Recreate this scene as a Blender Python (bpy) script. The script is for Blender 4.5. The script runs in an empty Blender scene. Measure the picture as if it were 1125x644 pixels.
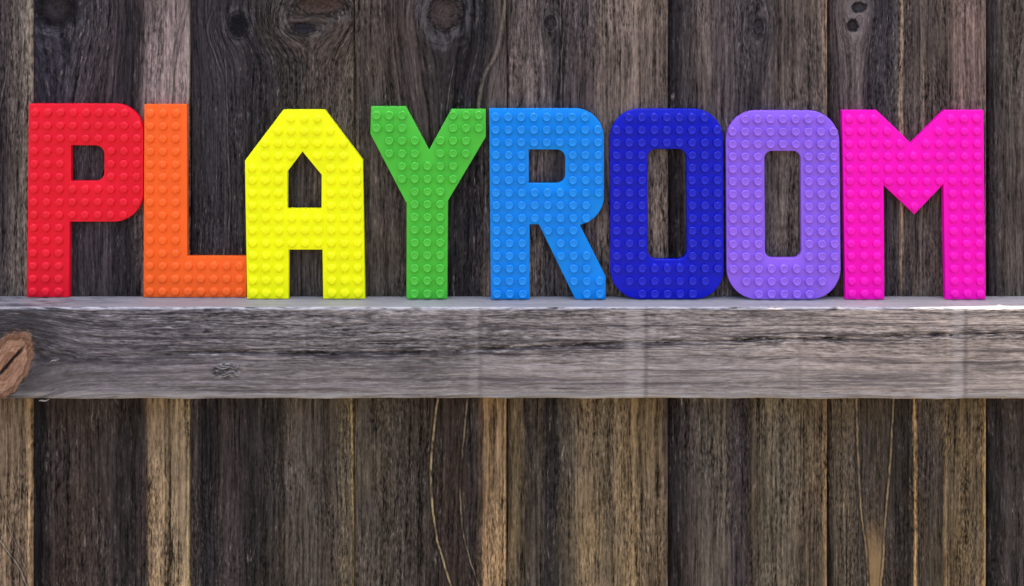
import bpy, bmesh, math, random
from mathutils import Vector, noise

S = bpy.context.scene
COL = S.collection

# ------------------------------------------------------------------ camera
D = 1.2            # camera to the front face of the rail, metres
PX = 0.0009        # metres per photo pixel on that face
CAM_Z = 0.381      # camera height above the rail's top
cam = bpy.data.cameras.new("camera")
cam.sensor_width = 36.0
cam.lens = 36.0 * D / (1125 * PX)
cam.shift_y = ((338 - 322) * PX - CAM_Z) / (1125 * PX)
cam.clip_start = 0.01
cam.clip_end = 500.0
camo = bpy.data.objects.new("camera", cam)
camo.location = (0, -D, CAM_Z)
camo.rotation_euler = (math.radians(90), 0, 0)
COL.objects.link(camo)
S.camera = camo

# ------------------------------------------------------------------ light
SUN_EL = 84.5
w = bpy.data.worlds.new("World")
S.world = w
w.use_nodes = True
nt = w.node_tree
nt.nodes.clear()
sky = nt.nodes.new("ShaderNodeTexSky")
sky.sky_type = 'NISHITA'
sky.sun_disc = False
sky.sun_elevation = math.radians(SUN_EL)
sky.sun_rotation = 0.0
sky.air_density = 1.0
sky.dust_density = 4.0
sky.ozone_density = 1.0
bg = nt.nodes.new("ShaderNodeBackground")
bg.inputs["Strength"].default_value = 0.12
wo = nt.nodes.new("ShaderNodeOutputWorld")
nt.links.new(sky.outputs[0], bg.inputs[0])
nt.links.new(bg.outputs[0], wo.inputs[0])
sun = bpy.data.lights.new("sun", 'SUN')
sun.energy = 4.0
sun.angle = math.radians(0.5)
sun.color = (1.0, 0.95, 0.88)
suno = bpy.data.objects.new("sun", sun)
suno.rotation_euler = (math.radians(-(90 - SUN_EL)), 0, 0)
suno.location = (0, 2, 5)
COL.objects.link(suno)

S.view_settings.view_transform = 'Standard'
S.view_settings.look = 'None'
S.view_settings.gamma = 1.0
S.view_settings.use_curve_mapping = False
S.view_settings.exposure = 2.12

# ------------------------------------------------------------------ helpers
FENCE_Y = 0.038
RAIL_H = 0.0905
GROUND_Z = -1.35


def sc(Y):
    return (D + Y) / D


def wx(u, Y):
    return (u - 562.5) * PX * sc(Y)


def wz(v, Y):
    return CAM_Z + ((338 - v) * PX - CAM_Z) * sc(Y)


def lin(c):
    out = []
    for k in c:
        k = k / 255.0
        out.append(k / 12.92 if k <= 0.04045 else ((k + 0.055) / 1.055) ** 2.4)
    return tuple(out) + (1.0,)


def empty(name, loc):
    o = bpy.data.objects.new(name, None)
    o.location = loc
    o.empty_display_size = 0.03
    COL.objects.link(o)
    return o


def tag(o, label=None, cat=None, group=None, kind=None):
    if label: o["label"] = label
    if cat: o["category"] = cat
    if group: o["group"] = group
    if kind: o["kind"] = kind
    return o


def link(name, me, mat=None, parent=None, loc=(0, 0, 0)):
    o = bpy.data.objects.new(name, me)
    COL.objects.link(o)
    o.location = loc
    if parent: o.parent = parent
    if mat: me.materials.append(mat)
    return o


# ---- shader expressions: E wraps a socket and overloads arithmetic
class E:
    def __init__(self, nt, s): self.nt = nt; self.s = s
    def m(self, op, *a, clamp=False):
        n = self.nt.nodes.new("ShaderNodeMath"); n.operation = op; n.use_clamp = clamp
        for i, x in enumerate((self,) + a):
            if isinstance(x, E): self.nt.links.new(x.s, n.inputs[i])
            else: n.inputs[i].default_value = x
        return E(self.nt, n.outputs[0])
    def __add__(self, o): return self.m('ADD', o)
    __radd__ = __add__
    def __mul__(self, o): return self.m('MULTIPLY', o)
    __rmul__ = __mul__
    def __sub__(self, o): return self.m('SUBTRACT', o)
    def __rsub__(self, o): return (self * -1.0) + o
    def __truediv__(self, o): return self.m('DIVIDE', o)
    def abs(self): return self.m('ABSOLUTE')
    def clamp(self): return self.m('ADD', 0.0, clamp=True)
    def exp(self): return self.m('EXPONENT')
    def max(self, o): return self.m('MAXIMUM', o)
    def min(self, o): return self.m('MINIMUM', o)
    def smooth(self, a, b, lo=0.0, hi=1.0):
        n = self.nt.nodes.new("ShaderNodeMapRange"); n.interpolation_type = 'SMOOTHSTEP'
        self.nt.links.new(self.s, n.inputs[0])
        n.inputs[1].default_value = a; n.inputs[2].default_value = b
        n.inputs[3].default_value = lo; n.inputs[4].default_value = hi
        return E(self.nt, n.outputs[0])


class Mat:
    def __init__(self, name):
        self.mat = bpy.data.materials.new(name)
        self.mat.use_nodes = True
        self.nt = self.mat.node_tree
        self.nt.nodes.clear()
        self.out = self.nt.nodes.new("ShaderNodeOutputMaterial")
        self.p = self.nt.nodes.new("ShaderNodeBsdfPrincipled")
        self.nt.links.new(self.p.outputs[0], self.out.inputs[0])
        tc = self.nt.nodes.new("ShaderNodeTexCoord")
        sx = self.nt.nodes.new("ShaderNodeSeparateXYZ")
        self.nt.links.new(tc.outputs["Object"], sx.inputs[0])
        self.x, self.y, self.z = [E(self.nt, sx.outputs[i]) for i in range(3)]

    def noise(self, a, b, c, detail=3.0, rough=0.55, scale=1.0, dist=0.0):
        cv = self.nt.nodes.new("ShaderNodeCombineXYZ")
        for i, k in enumerate((a, b, c)):
            if isinstance(k, E): self.nt.links.new(k.s, cv.inputs[i])
            else: cv.inputs[i].default_value = k
        n = self.nt.nodes.new("ShaderNodeTexNoise")
        n.inputs["Scale"].default_value = scale
        n.inputs["Detail"].default_value = detail
        n.inputs["Roughness"].default_value = rough
        n.inputs["Distortion"].default_value = dist
        self.nt.links.new(cv.outputs[0], n.inputs["Vector"])
        return E(self.nt, n.outputs["Fac"])

    def ramp(self, f, stops):
        """stops: [(pos, sRGB)], pos 0..1"""
        n = self.nt.nodes.new("ShaderNodeValToRGB")
        cr = n.color_ramp
        stops = sorted(stops, key=lambda s: s[0])[:32]
        while len(cr.elements) > 1: cr.elements.remove(cr.elements[-1])
        for i, (p, c) in enumerate(stops):
            e = cr.elements[0] if i == 0 else cr.elements.new(min(max(p, 0), 1))
            if i == 0: e.position = min(max(p, 0), 1)
            e.color = lin(c)
        self.nt.links.new(f.s, n.inputs[0])
        return E(self.nt, n.outputs[0])

    def mix(self, f, a, b, mode='MIX'):
        n = self.nt.nodes.new("ShaderNodeMix"); n.data_type = 'RGBA'; n.blend_type = mode
        n.clamp_factor = True
        for s, x in ((n.inputs[0], f), (n.inputs[6], a), (n.inputs[7], b)):
            if isinstance(x, E): self.nt.links.new(x.s, s)
            else: s.default_value = x
        return E(self.nt, n.outputs[2])

    def scale(self, colr, f):
        n = self.nt.nodes.new("ShaderNodeVectorMath"); n.operation = 'SCALE'
        self.nt.links.new(colr.s, n.inputs[0])
        self.nt.links.new(f.s, n.inputs[3])
        return E(self.nt, n.outputs[0])

    def punch(self, c, g, k):
        n = self.nt.nodes.new("ShaderNodeGamma")
        self.nt.links.new(c.s, n.inputs[0]); n.inputs[1].default_value = g
        v = self.nt.nodes.new("ShaderNodeVectorMath"); v.operation = 'SCALE'
        self.nt.links.new(n.outputs[0], v.inputs[0]); v.inputs[3].default_value = k
        return E(self.nt, v.outputs[0])

    def curve(self, f, pts, lo, hi):
        """piecewise curve through pts [(f, value)]: returns value in lo..hi units"""
        f0, f1 = pts[0][0], pts[-1][0]
        n = self.nt.nodes.new("ShaderNodeFloatCurve")
        c = n.mapping.curves[0]
        P = [((a - f0) / (f1 - f0), (b - lo) / (hi - lo)) for a, b in pts]
        while len(c.points) < len(P): c.points.new(0.5, 0.5)
        for q, p in zip(c.points, P): q.location = p
        n.mapping.update()
        t = (f - f0) * (1.0 / (f1 - f0))
        self.nt.links.new(t.clamp().s, n.inputs[1])
        return E(self.nt, n.outputs[0]) * (hi - lo) + lo

    def bump(self, h, dist, strength=1.0):
        n = self.nt.nodes.new("ShaderNodeBump")
        n.inputs["Strength"].default_value = strength
        n.inputs["Distance"].default_value = dist
        self.nt.links.new(h.s, n.inputs["Height"])
        self.nt.links.new(n.outputs[0], self.p.inputs["Normal"])

    def set(self, **k):
        for name, v in k.items():
            s = self.p.inputs[name.replace('_', ' ')]
            if isinstance(v, E): self.nt.links.new(v.s, s)
            else: s.default_value = v


# ------------------------------------------------------------------ ground
def ground():
    m = Mat("dry_earth")
    n = m.noise(m.x * 3.0, m.y * 3.0, 0.0, 6)
    c = m.ramp(n, [(0.3, (70, 62, 44)), (0.7, (96, 84, 60))])
    m.set(Base_Color=c, Roughness=0.95)
    m.bump(m.noise(m.x * 30.0, m.y * 30.0, 0.0, 4), 0.01)
    bm = bmesh.new()
    bmesh.ops.create_grid(bm, x_segments=8, y_segments=8, size=30.0)
    me = bpy.data.meshes.new("ground"); bm.to_mesh(me); bm.free()
    o = link("ground", me, m.mat, None, (0, 0, GROUND_Z))
    tag(o, kind="structure")


ground()

# ------------------------------------------------------------------ fence boards
SF = sc(FENCE_Y)
SAT = 1.0


def board_material(seed, u0, u1, above, below, knots=(), lines=(), fills=()):
    m = Mat("weathered_board")
    rnd = random.Random(seed)
    k = 1.0 / (PX * SF)
    u = m.x * k + 562.5
    v = (m.z - wz(0, FENCE_Y)) * (-k)
    off = rnd.uniform(10, 900)
    # grain wander and the way it flows round the knots
    ub = u
    for (ku, kv, ru, rv, dark) in knots:
        du, dv = u - ku, v - kv
        g = ((du * du) * (-1.0 / (ru * 2.6) ** 2) + (dv * dv) * (-1.0 / (rv * 4.0) ** 2)).exp()
        ub = ub - du * g * 0.75
    n0 = m.noise(u * (1 / 90), v * (1 / 260), off, 2)
    n1 = m.noise(u * (1 / 22), v * (1 / 70), off + 5, 3)
    uw = ub + (n0 - 0.5) * 9.0 + (n1 - 0.5) * 4.5
    t = (uw - u0) * (1.0 / (u1 - u0))
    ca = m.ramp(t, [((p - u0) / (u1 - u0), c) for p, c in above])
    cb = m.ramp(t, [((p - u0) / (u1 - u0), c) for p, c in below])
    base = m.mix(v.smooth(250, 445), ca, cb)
    # big soft weather blotches
    b1 = m.noise(ub * (1 / 38), v * (1 / 95), off + 11, 4, 0.6)
    base = m.mix(b1.smooth(0.36, 0.60, 0.0, 0.5), base, m.mix(0.5, base, lin((64, 62, 66))))
    # fibres: three sizes of upright streak, all flowing with the grain
    f1 = m.noise(uw * (1 / 7.0), v * (1 / 170), off + 21, 3, 0.6)
    f2 = m.noise(uw * (1 / 2.9), v * (1 / 30), off + 31, 3, 0.62)
    f3 = m.noise(uw * (1 / 1.7), v * (1 / 6.5), off + 41, 2, 0.6)
    f0 = m.noise(uw * (1 / 3.4), v * (1 / 300), off + 25, 4, 0.68)
    calm = m.noise(ub * (1 / 60), v * (1 / 140), off + 27, 2).smooth(0.4, 0.6)
    br = 1.0 + (f0 - 0.5) * 2.6 + (f1 - 0.5) * 1.6 + (f2 - 0.5) * 2.2 + (f3 - 0.5) * (1.3 + calm * 1.9)
    br = br.max(0.16)
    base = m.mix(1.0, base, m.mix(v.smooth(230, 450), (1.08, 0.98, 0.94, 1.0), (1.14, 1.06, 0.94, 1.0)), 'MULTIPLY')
    colr = m.scale(base, br * 0.92)
    # pale raised fibres and dark checks
    pale = f2.smooth(0.56, 0.72) * f3.smooth(0.45, 0.7) * (0.25 + calm * 0.35)
    colr = m.mix(pale, colr, lin((150, 138, 124)))
    chk = m.noise(uw * (1 / 2.2), v * (1 / 60), off + 51, 3, 0.65)
    check = chk.smooth(0.37, 0.27) * 0.62
    colr = m.mix(check, colr, lin((24, 21, 20)))
    hgt = f0 * 0.9 + f1 * 0.4 + f2 * 0.7 + f3 * 0.6 - check * 0.8
    # tongue-shaped fills, then the pale curved growth lines
    for (pl, pr, c, v0) in fills:
        a = m.curve(v, pl, u0, u1); b = m.curve(v, pr, u0, u1)
        ins = ((u - a).smooth(-0.5, 3.0)) * ((b - u).smooth(-0.5, 3.0)) * v.smooth(v0, v0 + 60) * 0.8
        colr = m.mix(ins * (0.5 + f2), colr, lin(c))
    for (pts, wd, c, amt) in lines:
        uc = m.curve(v, pts, u0, u1)
        d = (u + (n1 - 0.5) * 3.0 + (m.noise(u * 0.02, v * (1 / 14), off + 63, 3) - 0.5) * 2.6 - uc).abs()
        inside = v.smooth(pts[0][0] - 4, pts[0][0] + 4) * v.smooth(pts[-1][0] + 4, pts[-1][0] - 4)
        brk = m.noise(u * 0.05, v * (1 / 16), off + 61, 2).smooth(0.32, 0.58, 0.12, 1.0) * f2.smooth(0.3, 0.52, 0.55, 1.0)
        sh = (d - wd * 1.5).abs().smooth(wd * 1.2, 0.0) * 0.45
        colr = m.mix(sh * inside, colr, lin((30, 26, 24)))
        colr = m.mix(d.smooth(wd * 1.15, wd * 0.1) * inside * brk * (amt * 0.78), colr, lin(c))
    for (ku, kv, ru, rv, dark) in knots:
        du, dv = u - ku, v - kv
        wob = m.noise(u * (1 / 9), v * (1 / 9), off + 71, 3)
        r = ((du * du) * (1 / (ru * ru)) + (dv * dv) * (1 / (rv * rv))).m('SQRT') + (wob - 0.5) * 0.75
        ring = m.noise(r * 3.2, wob * 3.0, off + 75, 4, 0.65).smooth(0.3, 0.7)
        grit = m.noise(u * (1 / 3.0), v * (1 / 3.0), off + 79, 3, 0.7)
        halo = r.smooth(2.6, 1.0)
        colr = m.mix(halo * ring.smooth(0.35, 0.75) * f2.smooth(0.38, 0.6) * 0.55, colr, lin((100, 97, 98)))
        colr = m.mix(halo * ring.smooth(0.5, 0.2) * 0.5, colr, lin((34, 31, 33)))
        kc = m.scale(m.mix(ring, lin(dark), lin(tuple(int(q * 1.7) for q in dark))), 0.35 + grit * 1.35)
        colr = m.mix(r.smooth(1.2, 0.7), colr, kc)
        colr = m.mix((r - 0.95).abs().smooth(0.3, 0.0) * grit.smooth(0.62, 0.4) * 0.8, colr, lin((18, 16, 16)))
        hgt = hgt - r.smooth(1.1, 0.3) * 0.9
    colr = m.punch(colr, 1.22, 1.66)
    m.set(Base_Color=colr, Roughness=0.85, Specular_IOR_Level=0.08)
    m.bump(hgt, 0.0016, 1.0)
    return m.mat


def board_mesh(name, u0, u1, ztop, zbot, dog, seed, recess, sun_notch=None):
    """a sawn board: front face a fine grid with sawn ridges, eased edges, slight cup"""
    x0, x1 = wx(u0, FENCE_Y) - 0.0002, wx(u1, FENCE_Y) + 0.0002
    y0, th = FENCE_Y + recess, 0.016
    W = x1 - x0
    nu = 72
    us = [0, 0.0035, 0.009, 0.018] + [0.018 + (1 - 0.036) * i / nu for i in range(1, nu)] + [1 - 0.018, 1 - 0.009, 1 - 0.0035, 1]
    zs = [zbot, -0.8, -0.5] + [-0.38 + i * 0.006 for i in range(int((0.31 + 0.38) / 0.006) + 1)]
    nz = len(zs)
    bm = bmesh.new()
    front, back = [], []
    edge = random.Random(seed)
    for j, z in enumerate(zs + [None]):
        fr, bk = [], []
        for i, q in enumerate(us):
            x = x0 + q * W
            if z is None:   # top edge with clipped corners
                zz = ztop
                dl = (x - x0); dr = (x1 - x)
                if dl < dog[0]: zz -= (dog[0] - dl)
                if dr < dog[1]: zz -= (dog[1] - dr) * (0.55 if dog[1] > 0.05 else 1.0)
                if sun_notch and sun_notch[0] < q < sun_notch[1]:
                    zz -= sun_notch[2] * math.sin(math.pi * (q - sun_notch[0]) / (sun_notch[1] - sun_notch[0]))
                zz += 0.0012 * noise.noise(Vector((x * 120, seed, 3)))
            else:
                zz = z
            e = min(q, 1 - q) * W
            ease = 0.0050 * max(0.0, 1 - e / 0.0030) ** 2
            cup = 0.0010 * math.cos((q - 0.5) * math.pi)
            rid = 0.00035 * noise.noise(Vector((x * 420, zz * 9, seed))) + 0.0005 * noise.noise(Vector((x * 60, zz * 3, seed + 9)))
            xe = 0.0
            if i == 0 or i == len(us) - 1:
                xe = 0.0005 * noise.noise(Vector((seed, zz * 22, i)))
            fr.append(bm.verts.new((x + xe, y0 - cup * 0.6 + ease + rid, zz)))
            bk.append(bm.verts.new((x + xe, y0 + th, zz)))
        front.append(fr); back.append(bk)
    n = len(us)
    for j in range(len(front) - 1):
        for i in range(n - 1):
            bm.faces.new((front[j][i], front[j][i + 1], front[j + 1][i + 1], front[j + 1][i]))
        bm.faces.new((front[j][0], front[j + 1][0], back[j + 1][0], back[j][0]))
        bm.faces.new((front[j][-1], back[j][-1], back[j + 1][-1], front[j + 1][-1]))
        bm.faces.new((back[j][0], back[j + 1][0], back[j + 1][-1], back[j][-1]))
    for i in range(n - 1):
        bm.faces.new((front[-1][i], front[-1][i + 1], back[-1][i + 1], back[-1][i]))
    bm.normal_update()
    bmesh.ops.recalc_face_normals(bm, faces=bm.faces)
    for f in bm.faces: f.smooth = abs(f.normal.y) > 0.5 and len(f.verts) == 4
    me = bpy.data.meshes.new(name)
    bm.to_mesh(me); bm.free()
    return me


fence = empty("wooden_fence", (0, FENCE_Y, GROUND_Z))
tag(fence, "weathered dark brown board fence with a thick grey rail across its middle", "fence")
FOFF = (0, -FENCE_Y, -GROUND_Z)
TALL = 0.46

BOARDS = [
    # u0, u1, above, below, knots, lines, fills, top, dog, recess, label
    dict(u=(-315, -140), above=[(-315, (70, 64, 62)), (-260, (60, 55, 55)), (-200, (84, 76, 70)), (-140, (110, 100, 92))],
         below=[(-315, (60, 54, 50)), (-250, (86, 78, 68)), (-190, (58, 52, 49)), (-140, (105, 94, 80))]),
    dict(u=(-140, 35),
         above=[(-140, (60, 56, 58)), (-60, (74, 68, 68)), (-12, (62, 57, 59)), (4, (66, 60, 61)), (12, (88, 82, 78)), (24, (94, 89, 82)), (29, (112, 105, 96)), (34, (128, 121, 110))],
         below=[(-140, (66, 60, 56)), (-60, (90, 80, 70)), (-5, (104, 92, 81)), (10, (112, 98, 84)), (22, (104, 92, 80)), (29, (112, 97, 80)), (32, (145, 126, 102)), (35, (120, 102, 82))],
         lines=[([(585, -6), (605, 8), (622, 20), (646, 30)], 1.2, (150, 142, 132), 0.8), ([(570, 6), (600, 18), (630, 31)], 0.9, (120, 110, 98), 0.5),
                ([(70, 8), (100, 3), (150, -4)], 1.0, (120, 114, 106), 0.6)]),
    dict(u=(35, 208), recess=0.002,
         above=[(35, (34, 33, 36)), (40, (48, 46, 53)), (60, (52, 50, 58)), (80, (62, 58, 62)), (105, (68, 62, 64)), (128, (62, 56, 59)), (136, (42, 39, 41)), (147, (50, 46, 48)), (153, (88, 81, 80)), (163, (118, 108, 106)), (185, (126, 116, 113)), (200, (120, 110, 108)), (204, (138, 129, 124)), (208, (128, 121, 114))],
         below=[(35, (27, 26, 26)), (47, (34, 31, 31)), (55, (56, 49, 47)), (90, (64, 56, 53)), (118, (62, 56, 54)), (130, (46, 41, 40)), (152, (50, 44, 42)), (159, (58, 50, 46)), (162, (122, 106, 87)), (170, (134, 117, 97)), (182, (126, 111, 92)), (186, (92, 79, 63)), (188, (132, 117, 97)), (203, (126, 111, 92)), (206, (165, 149, 121)), (208, (120, 106, 86))],
         knots=[(61, 9, 20, 19, (34, 30, 31))],
         lines=[([(-10, 206), (10, 203), (40, 196), (80, 189), (120, 186)], 1.6, (96, 86, 84), 0.7)]),
    dict(u=(208, 389), recess=0.0015,
         above=[(208, (36, 35, 36)), (214, (52, 50, 52)), (240, (60, 57, 60)), (262, (54, 51, 53)), (285, (48, 46, 47)), (300, (54, 51, 50)), (325, (64, 60, 57)), (350, (76, 70, 65)), (375, (80, 74, 67)), (384, (84, 79, 69)), (389, (104, 98, 85))],
         below=[(208, (60, 54, 54)), (215, (68, 60, 60)), (221, (40, 36, 38)), (234, (44, 40, 42)), (242, (63, 56, 56)), (262, (62, 55, 55)), (272, (48, 44, 45)), (290, (52, 48, 46)), (308, (62, 57, 53)), (318, (86, 79, 73)), (340, (82, 76, 70)), (355, (70, 64, 60)), (370, (78, 71, 64)), (376, (106, 97, 82)), (382, (84, 76, 66)), (385, (92, 83, 68)), (387, (152, 136, 106)), (389, (126, 112, 86))],
         knots=[(262, 28, 10, 12, (20, 19, 21)), (333, 31, 15, 6, (30, 27, 30)), (352, 6, 30, 10, (46, 38, 34))],
         lines=[([(50, 246), (100, 249), (160, 250), (210, 252), (270, 251)], 1.0, (108, 103, 100), 0.6),
                ([(15, 232), (35, 228), (60, 236), (85, 244)], 1.2, (100, 98, 104), 0.5)]),
    dict(u=(389, 557), recess=0.0004,
         above=[(389, (96, 90, 79)), (396, (74, 69, 62)), (420, (78, 72, 66)), (445, (72, 66, 61)), (470, (68, 62, 58)), (488, (46, 43, 43)), (500, (37, 36, 36)), (518, (42, 40, 41)), (528, (58, 55, 54)), (535, (80, 75, 71)), (548, (88, 82, 78)), (557, (112, 103, 95))],
         below=[(389, (92, 83, 70)), (393, (82, 75, 68)), (420, (76, 70, 63)), (445, (68, 62, 57)), (472, (62, 56, 52)), (488, (58, 50, 46)), (506, (60, 52, 48)), (522, (54, 47, 44)), (528, (84, 71, 58)), (533, (128, 108, 84)), (545, (134, 114, 90)), (553, (122, 104, 82)), (555, (156, 131, 100)), (557, (112, 94, 72))],
         knots=[(488, 14, 19, 20, (44, 38, 36))],
         lines=[([(437, 481), (480, 476), (540, 474), (580, 478), (620, 488), (650, 498)], 1.5, (176, 155, 118), 1.0),
                ([(440, 513), (490, 509), (540, 506), (590, 510), (620, 518), (650, 528)], 1.2, (142, 126, 104), 0.9),
                ([(-10, 556), (20, 553), (45, 549), (62, 544), (80, 534), (110, 527), (150, 525)], 2.6, (128, 116, 101), 0.85),
                ([(70, 499), (95, 494), (130, 491)], 1.0, (112, 106, 98), 0.6)]),
    dict(u=(557, 735),
         above=[(557, (70, 65, 63)), (563, (94, 87, 83)), (585, (98, 90, 86)), (600, (82, 77, 75)), (610, (64, 61, 61)), (618, (74, 69, 69)), (640, (80, 74, 74)), (654, (88, 81, 79)), (660, (104, 96, 89)), (700, (110, 101, 93)), (728, (106, 97, 89)), (735, (98, 90, 82))],
         below=[(557, (64, 56, 47)), (562, (98, 86, 68)), (572, (94, 83, 68)), (580, (70, 64, 58)), (595, (72, 65, 58)), (600, (46, 42, 41)), (609, (50, 46, 44)), (616, (74, 67, 60)), (630, (84, 76, 65)), (638, (108, 95, 77)), (650, (116, 102, 83)), (665, (98, 87, 71)), (680, (110, 97, 79)), (696, (122, 106, 84)), (705, (100, 88, 72)), (724, (108, 94, 76)), (731, (80, 70, 60)), (735, (60, 53, 48))],
         knots=[(605, 25, 6, 8, (40, 36, 37))],
         lines=[([(-10, 616), (60, 616), (130, 617)], 0.9, (118, 110, 104), 0.6)]),
    dict(u=(735, 910), sun_notch=(0.52, 0.72, 0.088),  # unseen dip in the top edge, added for a sun glint on the rail
         above=[(735, (36, 33, 35)), (744, (46, 42, 44)), (754, (66, 62, 61)), (768, (90, 83, 80)), (778, (96, 89, 85)), (792, (82, 76, 76)), (812, (76, 71, 72)), (828, (70, 66, 68)), (845, (78, 73, 72)), (856, (92, 85, 79)), (880, (90, 83, 77)), (902, (88, 81, 75)), (906, (110, 99, 88)), (910, (140, 122, 105))],
         below=[(735, (42, 37, 38)), (744, (48, 43, 44)), (756, (68, 62, 60)), (772, (86, 80, 74)), (796, (88, 81, 74)), (804, (66, 59, 60)), (818, (62, 56, 57)), (828, (76, 67, 57)), (838, (96, 88, 76)), (868, (94, 86, 74)), (884, (88, 78, 66)), (902, (90, 79, 66)), (905, (112, 95, 75)), (908, (142, 120, 91)), (910, (90, 77, 62))],
         knots=[(833, 30, 6, 8, (38, 34, 35))],
         lines=[([(437, 881), (500, 881), (560, 880)], 0.8, (128, 110, 88), 0.7)]),
    dict(u=(910, 1085), top=0.40, dog=(0.004, 0.117),  # top out of view, lowered and sloped to let the sun streak through
         above=[(910, (56, 51, 51)), (920, (70, 64, 64)), (929, (92, 85, 84)), (946, (94, 87, 86)), (954, (62, 58, 60)), (970, (58, 55, 58)), (982, (70, 66, 67)), (987, (82, 75, 71)), (990, (146, 130, 113)), (993, (76, 69, 65)), (1009, (78, 72, 68)), (1013, (114, 104, 94)), (1017, (80, 73, 68)), (1038, (90, 82, 76)), (1050, (110, 97, 91)), (1072, (114, 100, 94)), (1081, (108, 95, 88)), (1085, (126, 112, 100))],
         below=[(910, (48, 42, 38)), (916, (84, 75, 64)), (936, (86, 77, 66)), (945, (72, 65, 58)), (970, (76, 68, 60)), (984, (56, 50, 46)), (998, (48, 43, 40)), (1002, (70, 61, 52)), (1005, (154, 129, 95)), (1008, (66, 58, 50)), (1024, (76, 68, 60)), (1036, (78, 70, 60)), (1040, (122, 104, 80)), (1044, (84, 74, 60)), (1056, (100, 87, 69)), (1076, (102, 89, 71)), (1079, (112, 96, 74)), (1082, (146, 124, 90)), (1085, (80, 69, 56))],
         knots=[(937, 28, 6, 7, (34, 30, 31)), (944, 8, 8, 6, (40, 37, 38))],
         lines=[([(437, 941), (500, 943), (560, 946), (600, 951), (650, 954)], 1.3, (152, 128, 94), 0.9),
                ([(437, 982), (500, 978), (540, 975), (580, 972), (650, 968)], 1.3, (158, 134, 98), 0.9),
                ([(437, 917), (520, 917), (650, 916)], 0.7, (110, 95, 75), 0.6)],
         fills=[([(437, 941), (500, 943), (560, 946), (600, 951), (650, 954)], [(437, 982), (500, 978), (540, 975), (580, 972), (650, 968)], (140, 115, 84), 560)]),
    dict(u=(1085, 1260), top=0.340, dog=(0.004, 0.03),  # unseen top, cut short so the sun streak reaches the rail here
         above=[(1085, (44, 41, 40)), (1096, (62, 58, 56)), (1104, (80, 75, 69)), (1125, (88, 82, 76)), (1180, (70, 64, 61)), (1260, (95, 86, 78))],
         below=[(1085, (40, 36, 36)), (1100, (52, 47, 46)), (1112, (64, 58, 55)), (1125, (58, 52, 50)), (1180, (82, 73, 62)), (1260, (100, 88, 74))]),
    dict(u=(1260, 1435),
         above=[(1260, (60, 55, 54)), (1320, (84, 77, 71)), (1380, (64, 59, 57)), (1435, (100, 92, 84))],
         below=[(1260, (52, 47, 46)), (1320, (84, 75, 64)), (1390, (60, 54, 50)), (1435, (104, 92, 76))]),
]
for i, b in enumerate(BOARDS):
    u0, u1 = b['u']
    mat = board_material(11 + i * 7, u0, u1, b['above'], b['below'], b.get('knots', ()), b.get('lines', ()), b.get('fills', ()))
    me = board_mesh("board", u0, u1, b.get('top', TALL), GROUND_Z + 0.03, b.get('dog', (0.004, 0.004)), 3.7 * i + 1, b.get('recess', 0.0), b.get('sun_notch'))
    o = link("board", me, mat, fence, FOFF)


# ------------------------------------------------------------------ rail
CRACK = [(-300, 396), (60, 393), (130, 391), (200, 388.5), (250, 387), (330, 388), (420, 388), (480, 386.5), (540, 383), (620, 380), (700, 377), (760, 375), (850, 373), (950, 371), (1050, 367.5), (1125, 367), (1400, 364)]


def crack_v(u):
    for (a, b), (c, d) in zip(CRACK, CRACK[1:]):
        if u <= c: return b + (d - b) * (u - a) / (c - a)
    return CRACK[-1][1]


def crack_amt(u):
    a = 0.35 + 0.9 * noise.noise(Vector((u * 0.012, 3.3, 0))) + 0.5 * noise.noise(Vector((u * 0.05, 7.3, 0)))
    if u < 190: a *= max(0, (u - 120) / 70)
    return max(0.0, min(1.0, a + (0.35 if u > 700 else 0.2)))


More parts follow.
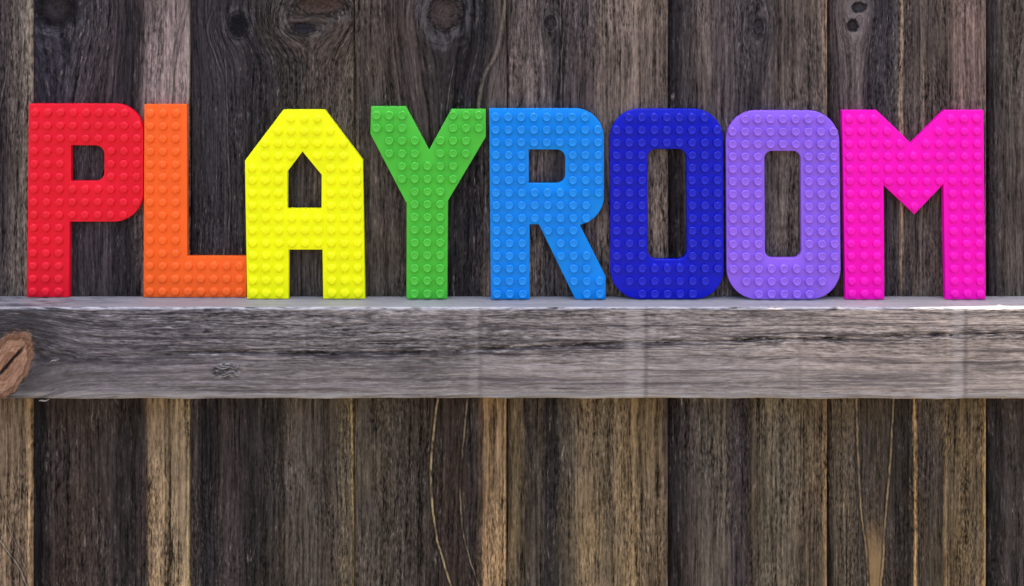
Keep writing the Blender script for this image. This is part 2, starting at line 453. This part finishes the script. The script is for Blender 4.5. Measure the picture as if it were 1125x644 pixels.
def rail_material(top=False):
    m = Mat("grey_rail_top" if top else "grey_rail_wood")
    k = 1.0 / PX
    u = m.x * k + 562.5
    v = (m.y * k + 338.0) if top else (m.z * (-k) + 338.0)
    n0 = m.noise(u * (1 / 240), v * (1 / 60), 4.2, 2)
    n1 = m.noise(u * (1 / 60), v * (1 / 16), 9.1, 3)
    vw = v + (n0 - 0.5) * 12.0 + (n1 - 0.5) * 5.0
    if not top:
        du, dv = u - 10.0, v - 398.0
        g = ((du * du) * (-1 / 60.0 ** 2) + (dv * dv) * (-1 / 52.0 ** 2)).exp()
        vw = vw - dv * g * 0.8
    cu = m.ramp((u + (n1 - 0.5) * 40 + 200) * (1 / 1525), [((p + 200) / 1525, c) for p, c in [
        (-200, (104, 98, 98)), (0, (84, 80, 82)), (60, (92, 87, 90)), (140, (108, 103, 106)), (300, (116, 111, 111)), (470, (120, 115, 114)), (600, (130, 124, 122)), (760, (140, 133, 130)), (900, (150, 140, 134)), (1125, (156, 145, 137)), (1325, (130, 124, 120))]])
    f1 = m.noise(u * (1 / 170), vw * (1 / 7.0), 21.0, 3, 0.6)
    f2 = m.noise(u * (1 / 22), vw * (1 / 2.6), 31.0, 3, 0.62)
    f3 = m.noise(u * (1 / 8.0), vw * (1 / 2.2), 41.0, 3, 0.65)
    b1 = m.noise(u * (1 / 110), vw * (1 / 26), 51.0, 4, 0.6)
    if top:
        br = (0.98 + (f1 - 0.5) * 0.55 + (f2 - 0.5) * 0.35 + (b1 - 0.5) * 0.5).max(0.3)
        colr = m.scale(m.mix(0.5, cu, lin((146, 146, 150))), br)
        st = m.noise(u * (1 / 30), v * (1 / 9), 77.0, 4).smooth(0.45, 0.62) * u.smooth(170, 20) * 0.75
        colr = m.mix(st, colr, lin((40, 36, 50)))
        m.set(Base_Color=colr, Roughness=0.62, Specular_IOR_Level=0.45)
        m.bump(f1 * 0.4 + f2 * 0.4 + f3 * 0.3, 0.0006, 0.8)
        return m.mat
    rough = v.smooth(398, 372)                 # the upper half is rougher sawn than the lower
    br = 1.0 + (f1 - 0.5) * 2.1 + (f2 - 0.5) * (2.3 + rough * 0.8) + (f3 - 0.5) * (1.5 + rough * 0.9) + (b1 - 0.5) * 1.3
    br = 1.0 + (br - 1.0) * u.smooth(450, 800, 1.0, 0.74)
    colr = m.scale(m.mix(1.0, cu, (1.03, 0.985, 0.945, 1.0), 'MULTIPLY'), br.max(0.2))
    lv = m.noise(u * (1 / 260), vw * (1 / 4.5), 131.0, 4, 0.65)
    colr = m.mix(lv.smooth(0.53, 0.36) * 0.72, colr, lin((70, 62, 66)))
    edge_highlight = (v + (n1 - 0.5) * 3.0).smooth(341.5, 338.5)  # highlight along the front top edge, painted as a pale strip
    colr = m.mix(edge_highlight * 0.6 * f2.smooth(0.3, 0.55), colr, lin((188, 186, 190)))
    colr = m.mix(v.smooth(392, 410, 0.0, 0.25), colr, lin((136, 126, 120)))
    low = (v + (n1 - 0.5) * 6).smooth(428, 433) * 0.45
    colr = m.mix(low * f1.smooth(0.3, 0.55), colr, lin((164, 157, 150)))
    pale = f2.smooth(0.55, 0.7) * f3.smooth(0.42, 0.65) * (0.2 + rough * 0.35)
    colr = m.mix(pale, colr, lin((178, 170, 166)))
    dk = m.noise(u * (1 / 75), vw * (1 / 3.4), 61.0, 3, 0.6).smooth(0.37, 0.27) * 0.6
    colr = m.mix(dk, colr, lin((52, 47, 50)))
    hgt = f1 * 0.5 + f2 * (0.4 + rough * 0.7) + f3 * (0.3 + rough * 0.5) - dk * 0.6
    # long dark check
    vc = m.curve(u, CRACK, 330, 440)
    amt = m.noise(u * (1 / 62), 3.0, 71.0, 3, 0.6).smooth(0.40, 0.62, 0.10, 1.0) * u.smooth(150, 230)
    cd = (v + (m.noise(u * (1 / 11), v * 0.05, 81.0, 3) - 0.5) * 6.5 - vc).abs()
    colr = m.mix(cd.smooth(9.0, 0.5) * (amt * 0.6 + 0.38) * f2.smooth(0.62, 0.42) * u.smooth(120, 230), colr, lin((62, 57, 59)))
    core = m.noise(u * (1 / 8), v * (1 / 2.4), 91.0, 3).smooth(0.40, 0.60)
    colr = m.mix(cd.smooth(2.2, 0.5) * amt * core * 0.92, colr, lin((24, 21, 23)))
    hgt = hgt - cd.smooth(2.4, 0.3) * amt * core * 1.6
    # chalky upright smears left by old battens, dark on their right edge
    for (uc, wd, a, dark) in ((520, 6, 0.24, 0.25), (697, 11, 0.42, 0.4), (1052, 7, 0.42, 0.45), (332, 4, 0.10, 0.1), (872, 5, 0.08, 0.15)):
        q = u + (n1 - 0.5) * 4.0 - uc
        colr = m.mix(q.abs().smooth(wd * 1.25, wd * 0.4) * a * (b1 * 1.0 + (f2 - 0.5) * 3.0 + 0.25).clamp(), colr, lin((172, 163, 158)))
        colr = m.mix((q - wd - 2.0).abs().smooth(4.0, 0.3) * dark * f2.smooth(0.3, 0.6), colr, lin((78, 72, 72)))
    # the broken little knot at 247, 408
    du, dv = u - 248.0, v - 407.5
    r = ((du * du) * (1 / 17.0 ** 2) + (dv * dv) * (1 / 9.5 ** 2)).m('SQRT') + (m.noise(u * 0.12, v * 0.2, 5.5, 3) - 0.5) * 0.7
    kn = m.noise(u * (1 / 8), vw * (1 / 2.4), 15.5, 3, 0.6)
    colr = m.mix(r.smooth(1.15, 0.8) * 0.8, colr, m.ramp(kn, [(0.35, (40, 36, 37)), (0.5, (98, 91, 90)), (0.66, (176, 168, 163))]))
    hgt = hgt + r.smooth(1.1, 0.6) * (kn - 0.5) * 4.0
    # dark field round the big orange knot and the knot itself
    du, dv = u - 7.0, v - 403.0
    a = du * 0.86 + dv * 0.51          # across
    b = du * -0.51 + dv * 0.86         # along the leaning long axis
    wob = m.noise(u * (1 / 14), v * (1 / 14), 33.0, 3)
    r = ((a * a) * (1 / 24.0 ** 2) + (b * b) * (1 / 45.0 ** 2)).m('SQRT') + (wob - 0.5) * 0.3
    ring = m.noise(r * 6.0, wob, 44.0, 3, 0.6)
    colr = m.mix(r.smooth(2.2, 1.0) * 0.7 * f1.smooth(0.25, 0.6), colr, lin((56, 54, 55)))
    kc = m.ramp(ring, [(0.3, (116, 88, 70)), (0.5, (152, 116, 94)), (0.68, (178, 144, 122))])
    kc = m.scale(kc, 0.0 + m.noise(a * 0.5, b * 0.07, 66.0, 4, 0.65) * 1.5)
    kc = m.mix((u * 1.0 + v * 0.3).smooth(150, 190) * 0.2, kc, lin((150, 140, 128)))
    colr = m.mix(r.smooth(1.10, 0.86), colr, kc)
    colr = m.mix((r - 1.02).abs().smooth(0.12, 0.0) * f3.smooth(0.6, 0.4) * 0.7, colr, lin((52, 44, 40)))
    # radial check through it, running from lower left to upper right
    q = (du * 0.75 + dv * 0.66) + (wob - 0.5) * 4.0
    al = du * 0.66 - dv * 0.75
    ck = q.abs().smooth(2.4, 0.6) * al.smooth(-14, -8) * al.smooth(34, 20)
    colr = m.mix(ck * 0.95, colr, lin((26, 22, 22)))
    hgt = hgt - ck * 2.0 + r.smooth(1.05, 0.9) * 0.8
    colr = m.punch(colr, 1.22, 1.36)
    m.set(Base_Color=colr, Roughness=0.82, Specular_IOR_Level=0.12)
    m.bump(hgt, 0.0014, 1.0)
    return m.mat


def rail():
    xa, xb = wx(-310, 0), wx(1425, 0)
    n = 620
    yb = FENCE_Y - 0.0012
    r = 0.0026
    prof = []      # (y, z, ny, nz), from back top to front, down, to back bottom
    for i in range(13): prof.append((yb - (yb - r) * i / 12, 0.0, 0, 1))
    for i in range(1, 7):
        a = math.pi / 2 * i / 6
        prof.append((r - r * math.sin(a), -r + r * math.cos(a), -math.sin(a), math.cos(a)))
    for i in range(1, 60): prof.append((0.0, -r - (RAIL_H - 2 * r) * i / 60, -1, 0))
    for i in range(0, 7):
        a = math.pi / 2 * i / 6
        prof.append((r - r * math.cos(a), -RAIL_H + r - r * math.sin(a), -math.cos(a), -math.sin(a)))
    prof.append((yb, -RAIL_H, 0, -1))
    bm = bmesh.new()
    rows = []
    for j in range(n + 1):
        x = xa + (xb - xa) * j / n
        u = x / PX + 562.5
        cv, ca = crack_v(u), crack_amt(u)
        row = []
        for (y, z, ny, nz) in prof:
            v = 338 - z / PX
            d = 0.0
            corner = 1.0 if (abs(ny) > 0.05 and abs(nz) > 0.05) else 0.0
            if ny < -0.05:
                d += 0.00045 * noise.noise(Vector((x * 22, z * 260, 1.0))) + 0.00035 * noise.noise(Vector((x * 6, z * 60, 2.0)))
                wv = v + 3.0 * noise.noise(Vector((u * 0.08, 5, 5)))
                d -= 0.0011 * ca * math.exp(-((wv - cv) / 1.6) ** 2)
                kr = math.hypot((u - 248) / 15, (v - 407.5) / 8)
                if kr < 1.3: d += 0.0016 * (1 - kr / 1.3) * noise.noise(Vector((x * 90, z * 420, 6.0))) * 2
            if corner:
                d += 0.0007 * noise.noise(Vector((x * 30, nz * 2, 8.0))) + 0.0003 * noise.noise(Vector((x * 120, nz, 8.0)))
            if corner and nz < 0:
                d += 0.0008 * noise.noise(Vector((x * 18, 3.0, 8.0))) - 0.0012 * max(0.0, noise.noise(Vector((x * 55, 9.0, 8.0))) - 0.25)
            if nz > 0.95:
                d += 0.00018 * noise.noise(Vector((x * 20, y * 200, 12.0)))
            sag = 0.0006 * noise.noise(Vector((x * 3.0, 0.5, 20.0)))
            row.append(bm.verts.new((x, y + ny * d, z + nz * d + (sag if nz < -0.05 else 0))))
        rows.append(row)
    for j in range(n):
        for i in range(len(prof) - 1):
            f = bm.faces.new((rows[j][i], rows[j][i + 1], rows[j + 1][i + 1], rows[j + 1][i]))
            f.smooth = True
            f.material_index = 1 if i < 13 else 0
        f = bm.faces.new((rows[j][-1], rows[j][0], rows[j + 1][0], rows[j + 1][-1]))
    bm.faces.new(rows[0]); bm.faces.new(rows[-1][::-1])
    bmesh.ops.recalc_face_normals(bm, faces=bm.faces)
    me = bpy.data.meshes.new("rail")
    bm.to_mesh(me); bm.free()
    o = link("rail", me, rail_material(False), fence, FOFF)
    me.materials.append(rail_material(True))
    o["label"] = "thick grey horizontal rail with a long dark crack and an orange knot"
    return o


rail_o = rail()


def splinter(u, v, ln, ang, rad, seed):
    """a pale torn fibre standing off the rail's face"""
    bm = bmesh.new()
    rings = []
    for i in range(9):
        t = i / 8
        rr = rad * (math.sin(math.pi * min(1, t * 0.9 + 0.08)) ** 0.7) + 0.0001
        cx = (t - 0.5) * ln
        cz = 0.0008 * math.sin(t * 5 + seed)
        rings.append([bm.verts.new((cx * math.cos(ang) - cz * math.sin(ang), -0.0004 - 0.0008 * math.sin(t * 3.1) + rr * 0.6 * math.cos(a), cx * math.sin(ang) + cz + rr * math.sin(a)))
                      for a in [k * math.tau / 7 for k in range(7)]])
    for a, b in zip(rings, rings[1:]):
        for k in range(7):
            bm.faces.new((a[k], a[(k + 1) % 7], b[(k + 1) % 7], b[k])).smooth = True
    bm.faces.new(rings[0]); bm.faces.new(rings[-1][::-1])
    bmesh.ops.recalc_face_normals(bm, faces=bm.faces)
    me = bpy.data.meshes.new("splinter")
    bm.to_mesh(me); bm.free()
    m = Mat("torn_fibre")
    m.set(Base_Color=m.ramp(m.noise(m.x * 900.0, m.z * 900.0, 0.0), [(0.35, (84, 78, 74)), (0.65, (146, 138, 132))]), Roughness=0.85)
    link("splinter", me, m.mat, rail_o, (wx(u, 0), 0, wz(v, 0)))


splinter(60, 396, 0.010, 0.45, 0.0008, 0.3)
splinter(49, 439.5, 0.011, 0.25, 0.0008, 1.3)
splinter(244, 404, 0.013, -0.05, 0.0006, 2.0)
splinter(247, 412.5, 0.016, 0.1, 0.0006, 3.0)


# ------------------------------------------------------------------ letters
def arc(cx, cy, r, a0, a1, n=14, ry=None):
    ry = ry or r
    return [(cx + r * math.cos(math.radians(a0 + (a1 - a0) * i / n)), cy + ry * math.sin(math.radians(a0 + (a1 - a0) * i / n))) for i in range(n + 1)]


def rrect(x0, y0, x1, y1, r):      # photo pixels, y down
    return arc(x1 - r, y0 + r, r, -90, 0) + arc(x1 - r, y1 - r, r, 0, 90) + arc(x0 + r, y1 - r, r, 90, 180) + arc(x0 + r, y0 + r, r, 180, 270)


GLYPH = {
    'P': dict(out=[(31.2, 114.2)] + arc(125, 146.2, 32, -90, 0) + arc(125, 211.5, 32, 0, 90) + [(76.4, 243.5), (76, 326.3), (29.3, 326.3)],
              hole=[(77.8, 159.6)] + arc(104.5, 169.5, 9.8, -90, 0) + arc(104.5, 189.2, 9.8, 0, 90) + [(77.6, 199)],
              grid=(31.2, 29.3, 157, 9), foot=326.3, Y=0.0325),
    'L': dict(out=[(158.2, 115), (205, 115), (205.4, 282), (270.6, 282), (270.6, 326.5), (157.6, 326.5)], hole=None,
              grid=(158, 157.6, 270.6, 8), foot=326.5, Y=0.0322),
    'A': dict(out=[(310.3, 121.2), (355.8, 121.2), (398, 176.4), (401, 328.2), (354.9, 328.2), (354, 274.5), (317, 274.5), (317, 328.2), (271.4, 328.2), (268.2, 177)],
              hole=[(331.6, 167), (352.8, 192.4), (352.8, 229.7), (315.2, 229.7), (315.2, 188.7)],
              grid=(268.6, 271, 399.5, 9), foot=328.2, Y=0.0265),
    'Y': dict(out=[(407, 118.6), (445.3, 118.6), (471, 166.3), (495.6, 121.6), (533.7, 121.6), (533.7, 152), (492, 222), (491.4, 329.4), (446.4, 329.4), (446.4, 225), (406.2, 148.5)],
              hole=None, grid=(406.2, 406.2, 533, 9), foot=329.4, Y=0.0255),
    'R': dict(out=[(537.3, 121.2)] + arc(632, 153.2, 32, -90, 0) + arc(632, 217, 32, 0, 75, 12) + [(637.5, 249.5), (665.5, 305), (665.5, 330), (632, 330), (592, 248.3), (582, 248.3), (581.7, 330), (539.2, 330)],
              hole=[(581, 166.3)] + arc(611.4, 176.1, 9.8, -90, 0) + arc(611.4, 193.4, 9.8, 0, 90) + [(581, 203.2)],
              grid=(537.3, 539, 665, 9), foot=330, Y=0.0245),
    'O': dict(out=rrect(670.7, 121.2, 795.5, 329.6, 33), hole=rrect(712, 165.4, 755, 286, 9.5), grid=(670.7, 670.7, 795.5, 9), foot=329.6, Y=0.0250),
    'O2': dict(out=rrect(798.6, 123.5, 924, 330.2, 34), hole=rrect(841, 168, 881, 285, 8.5), grid=(798.6, 798.6, 924, 9), foot=330.2, Y=0.0240),
    'M': dict(out=[(926.9, 123.1), (965.3, 123.1), (1003.3, 159.6), (1040.5, 123.1), (1083.4, 123.1), (1082.7, 330), (1038.7, 330), (1038, 204.4), (1005.9, 237.2), (972.3, 205.5), (971.6, 330), (928.7, 330)],
              hole=None, grid=(927, 928.7, 1083.2, 11), foot=330, Y=0.0243),
}
THICK = 0.0068


def plastic(name, rgb, rough, spec, soft=0.0):
    m = Mat(name)
    n = m.noise(m.x * 40.0, m.z * 40.0, 2.0, 4)
    base = m.ramp(n, [(0.3, tuple(c * 0.955 for c in rgb)), (0.7, rgb)])
    n2 = m.noise(m.x * 160.0, m.z * 160.0, 5.0, 5, 0.65)
    m.set(Base_Color=base, Roughness=n2.smooth(0.3, 0.75, rough * 0.8, rough * 1.3), Specular_IOR_Level=spec, IOR=1.5)
    m.bump(m.noise(m.x * 700.0, m.y * 700.0, m.z * 700.0, 2), 0.00006, 0.5)
    return m.mat


def pair(name, rgb, rough, spec):
    # knobs set glossier for highlights, the flat face is duller to cut ground reflection
    return plastic(name, rgb, rough * 1.15, spec * 0.45), plastic(name + '_knobs', rgb, rough, spec * (0.8 if rough < 0.2 else 0.7))


def inside(p, poly):
    r = False
    for (x0, y0), (x1, y1) in zip(poly, poly[1:] + poly[:1]):
        if (y0 > p[1]) != (y1 > p[1]) and p[0] < (x1 - x0) * (p[1] - y0) / (y1 - y0) + x0: r = not r
    return r


def dist_edge(p, poly):
    best = 1e9
    for (x0, y0), (x1, y1) in zip(poly, poly[1:] + poly[:1]):
        dx, dy = x1 - x0, y1 - y0
        t = max(0, min(1, ((p[0] - x0) * dx + (p[1] - y0) * dy) / (dx * dx + dy * dy + 1e-12)))
        best = min(best, math.hypot(p[0] - x0 - t * dx, p[1] - y0 - t * dy))
    return best


def dedupe(pts):
    out = []
    for p in pts:
        if not out or math.hypot(p[0] - out[-1][0], p[1] - out[-1][1]) > 0.05: out.append(p)
    if math.hypot(out[0][0] - out[-1][0], out[0][1] - out[-1][1]) < 0.05: out.pop()
    return out


def letter(key, label, mats):
    mat, smat = mats
    g = GLYPH[key]
    Y = g['Y']
    s = sc(Y)
    outp = dedupe(g['out'])
    holep = dedupe(g['hole']) if g['hole'] else None
    xs = [p[0] for p in outp]
    uc = (min(xs) + max(xs)) / 2
    top = min(p[1] for p in outp)
    hgt = (g['foot'] - top) * PX * s
    gap = FENCE_Y - 0.0005 - (Y + THICK)
    lean = math.asin(min(0.06, max(0.004, gap / hgt)))
    root = empty("studded_letter", (wx(uc, Y), Y, 0.0002 + THICK * math.sin(lean)))
    root.rotation_euler = (-lean, 0, 0)
    tag(root, label, "letter", "studded plastic letters standing on the rail")

    def loc(p): return ((p[0] - uc) * PX * s, (g['foot'] - p[1]) * PX * s)
    # body: filled outline, extruded, with eased edges
    bev = 0.0007 if key in 'PLAM' else 0.0010
    cu = bpy.data.curves.new("tmp", 'CURVE')
    cu.dimensions = '2D'; cu.fill_mode = 'BOTH'
    cu.extrude = THICK / 2 - bev
    cu.bevel_depth = bev; cu.bevel_resolution = 3; cu.offset = -bev
    for poly in (outp, holep):
        if not poly: continue
        sp = cu.splines.new('POLY')
        sp.points.add(len(poly) - 1)
        for q, p in zip(sp.points, poly):
            a, b = loc(p)
            q.co = (a, b, 0, 1)
        sp.use_cyclic_u = True
    tmp = bpy.data.objects.new("tmp", cu)
    COL.objects.link(tmp)
    dg = bpy.context.evaluated_depsgraph_get()
    me = bpy.data.meshes.new_from_object(tmp.evaluated_get(dg))
    bpy.data.objects.remove(tmp)
    bpy.data.curves.remove(cu)
    me.name = "letter_body"
    for vtx in me.vertices:           # curve lies in XY; stand it up: y -> z, depth -> y
        x, y, z = vtx.co
        vtx.co = (x, THICK / 2 - z, y)
    me.materials.clear()
    bm = bmesh.new(); bm.from_mesh(me)
    bmesh.ops.remove_doubles(bm, verts=bm.verts, dist=1e-6)
    bmesh.ops.recalc_face_normals(bm, faces=bm.faces)
    for f in bm.faces: f.smooth = True
    for e in bm.edges:
        if len(e.link_faces) == 2 and e.calc_face_angle(0) > 0.6: e.smooth = False
    bm.to_mesh(me); bm.free()
    link("letter_body", me, mat, root)
    # studs: 15 rows of round knobs wherever a whole knob fits
    xa0, xa1, xb, nc = g['grid']
    rows = 15
    pitch_x = (xb - (xa0 + xa1) / 2) / nc
    r = 0.0043 * s
    soft = key in 'PLAM'      # these four have soft low knobs, the others crisp rimmed ones
    h = 0.0026 if soft else 0.0033
    prof = [(r * 1.06, 0.0), (r * 1.0, 0.0002), (r * 0.97, h * 0.45), (r * 0.92, h * 0.66), (r * 0.84, h * 0.82), (r * 0.72, h * 0.93), (r * 0.55, h * 0.98), (r * 0.3, h)] if soft else [(r * 1.06, 0.0), (r * 1.0, 0.00018), (r * 0.99, h - 0.0009), (r * 0.965, h - 0.00055), (r * 0.91, h - 0.00025), (r * 0.83, h - 0.00006), (r * 0.74, h), (r * 0.64, h - 0.00012), (r * 0.55, h - 0.0004), (r * 0.3, h - 0.0003)]
    bm = bmesh.new()
    N = 20
    for j in range(rows):
        v = top + 9.6 + (g['foot'] - 6.4 - top - 9.6) * j / (rows - 1)
        t = j / (rows - 1)
        for i in range(nc):
            uu = xa0 + (xa1 - xa0) * t + (i + 0.5) * pitch_x
            p = (uu, v)
            if not inside(p, outp) or dist_edge(p, outp) < 4.6: continue
            if holep and (inside(p, holep) or dist_edge(p, holep) < 4.6): continue
            cx, cz = loc(p)
            rings = []
            for (pr, ph) in prof:
                rings.append([bm.verts.new((cx + pr * math.cos(k * math.tau / N), -ph, cz + pr * math.sin(k * math.tau / N))) for k in range(N)])
            for a, b in zip(rings, rings[1:]):
                for k in range(N):
                    bm.faces.new((a[k], a[(k + 1) % N], b[(k + 1) % N], b[k])).smooth = True
            bm.faces.new(rings[-1]).smooth = True
    bmesh.ops.recalc_face_normals(bm, faces=bm.faces)
    me = bpy.data.meshes.new("studs")
    bm.to_mesh(me); bm.free()
    link("studs", me, smat, root)


letter('P', "red plastic letter P covered in small round studs beside the orange L", pair("red_plastic", (236, 20, 44), 0.34, 0.4))
letter('L', "orange studded plastic letter L standing between the red P and the yellow A", pair("orange_plastic", (255, 102, 34), 0.36, 0.4))
letter('A', "bright yellow studded plastic letter A with a house-shaped opening", pair("yellow_plastic", (252, 250, 4), 0.36, 0.4))
letter('Y', "green studded plastic letter Y with one arm a little higher than the other", pair("green_plastic", (80, 190, 58), 0.30, 0.45))
letter('R', "sky blue glossy studded plastic letter R beside the green Y", pair("sky_blue_plastic", (0, 136, 222), 0.17, 0.5))
letter('O', "dark royal blue studded plastic letter O with a tall narrow opening", pair("royal_blue_plastic", (4, 18, 182), 0.18, 0.5))
letter('O2', "light purple studded plastic letter O next to the pink M", pair("purple_plastic", (150, 100, 222), 0.17, 0.5))
letter('M', "hot pink studded plastic letter M at the right end of the word", pair("pink_plastic", (254, 0, 180), 0.36, 0.4))
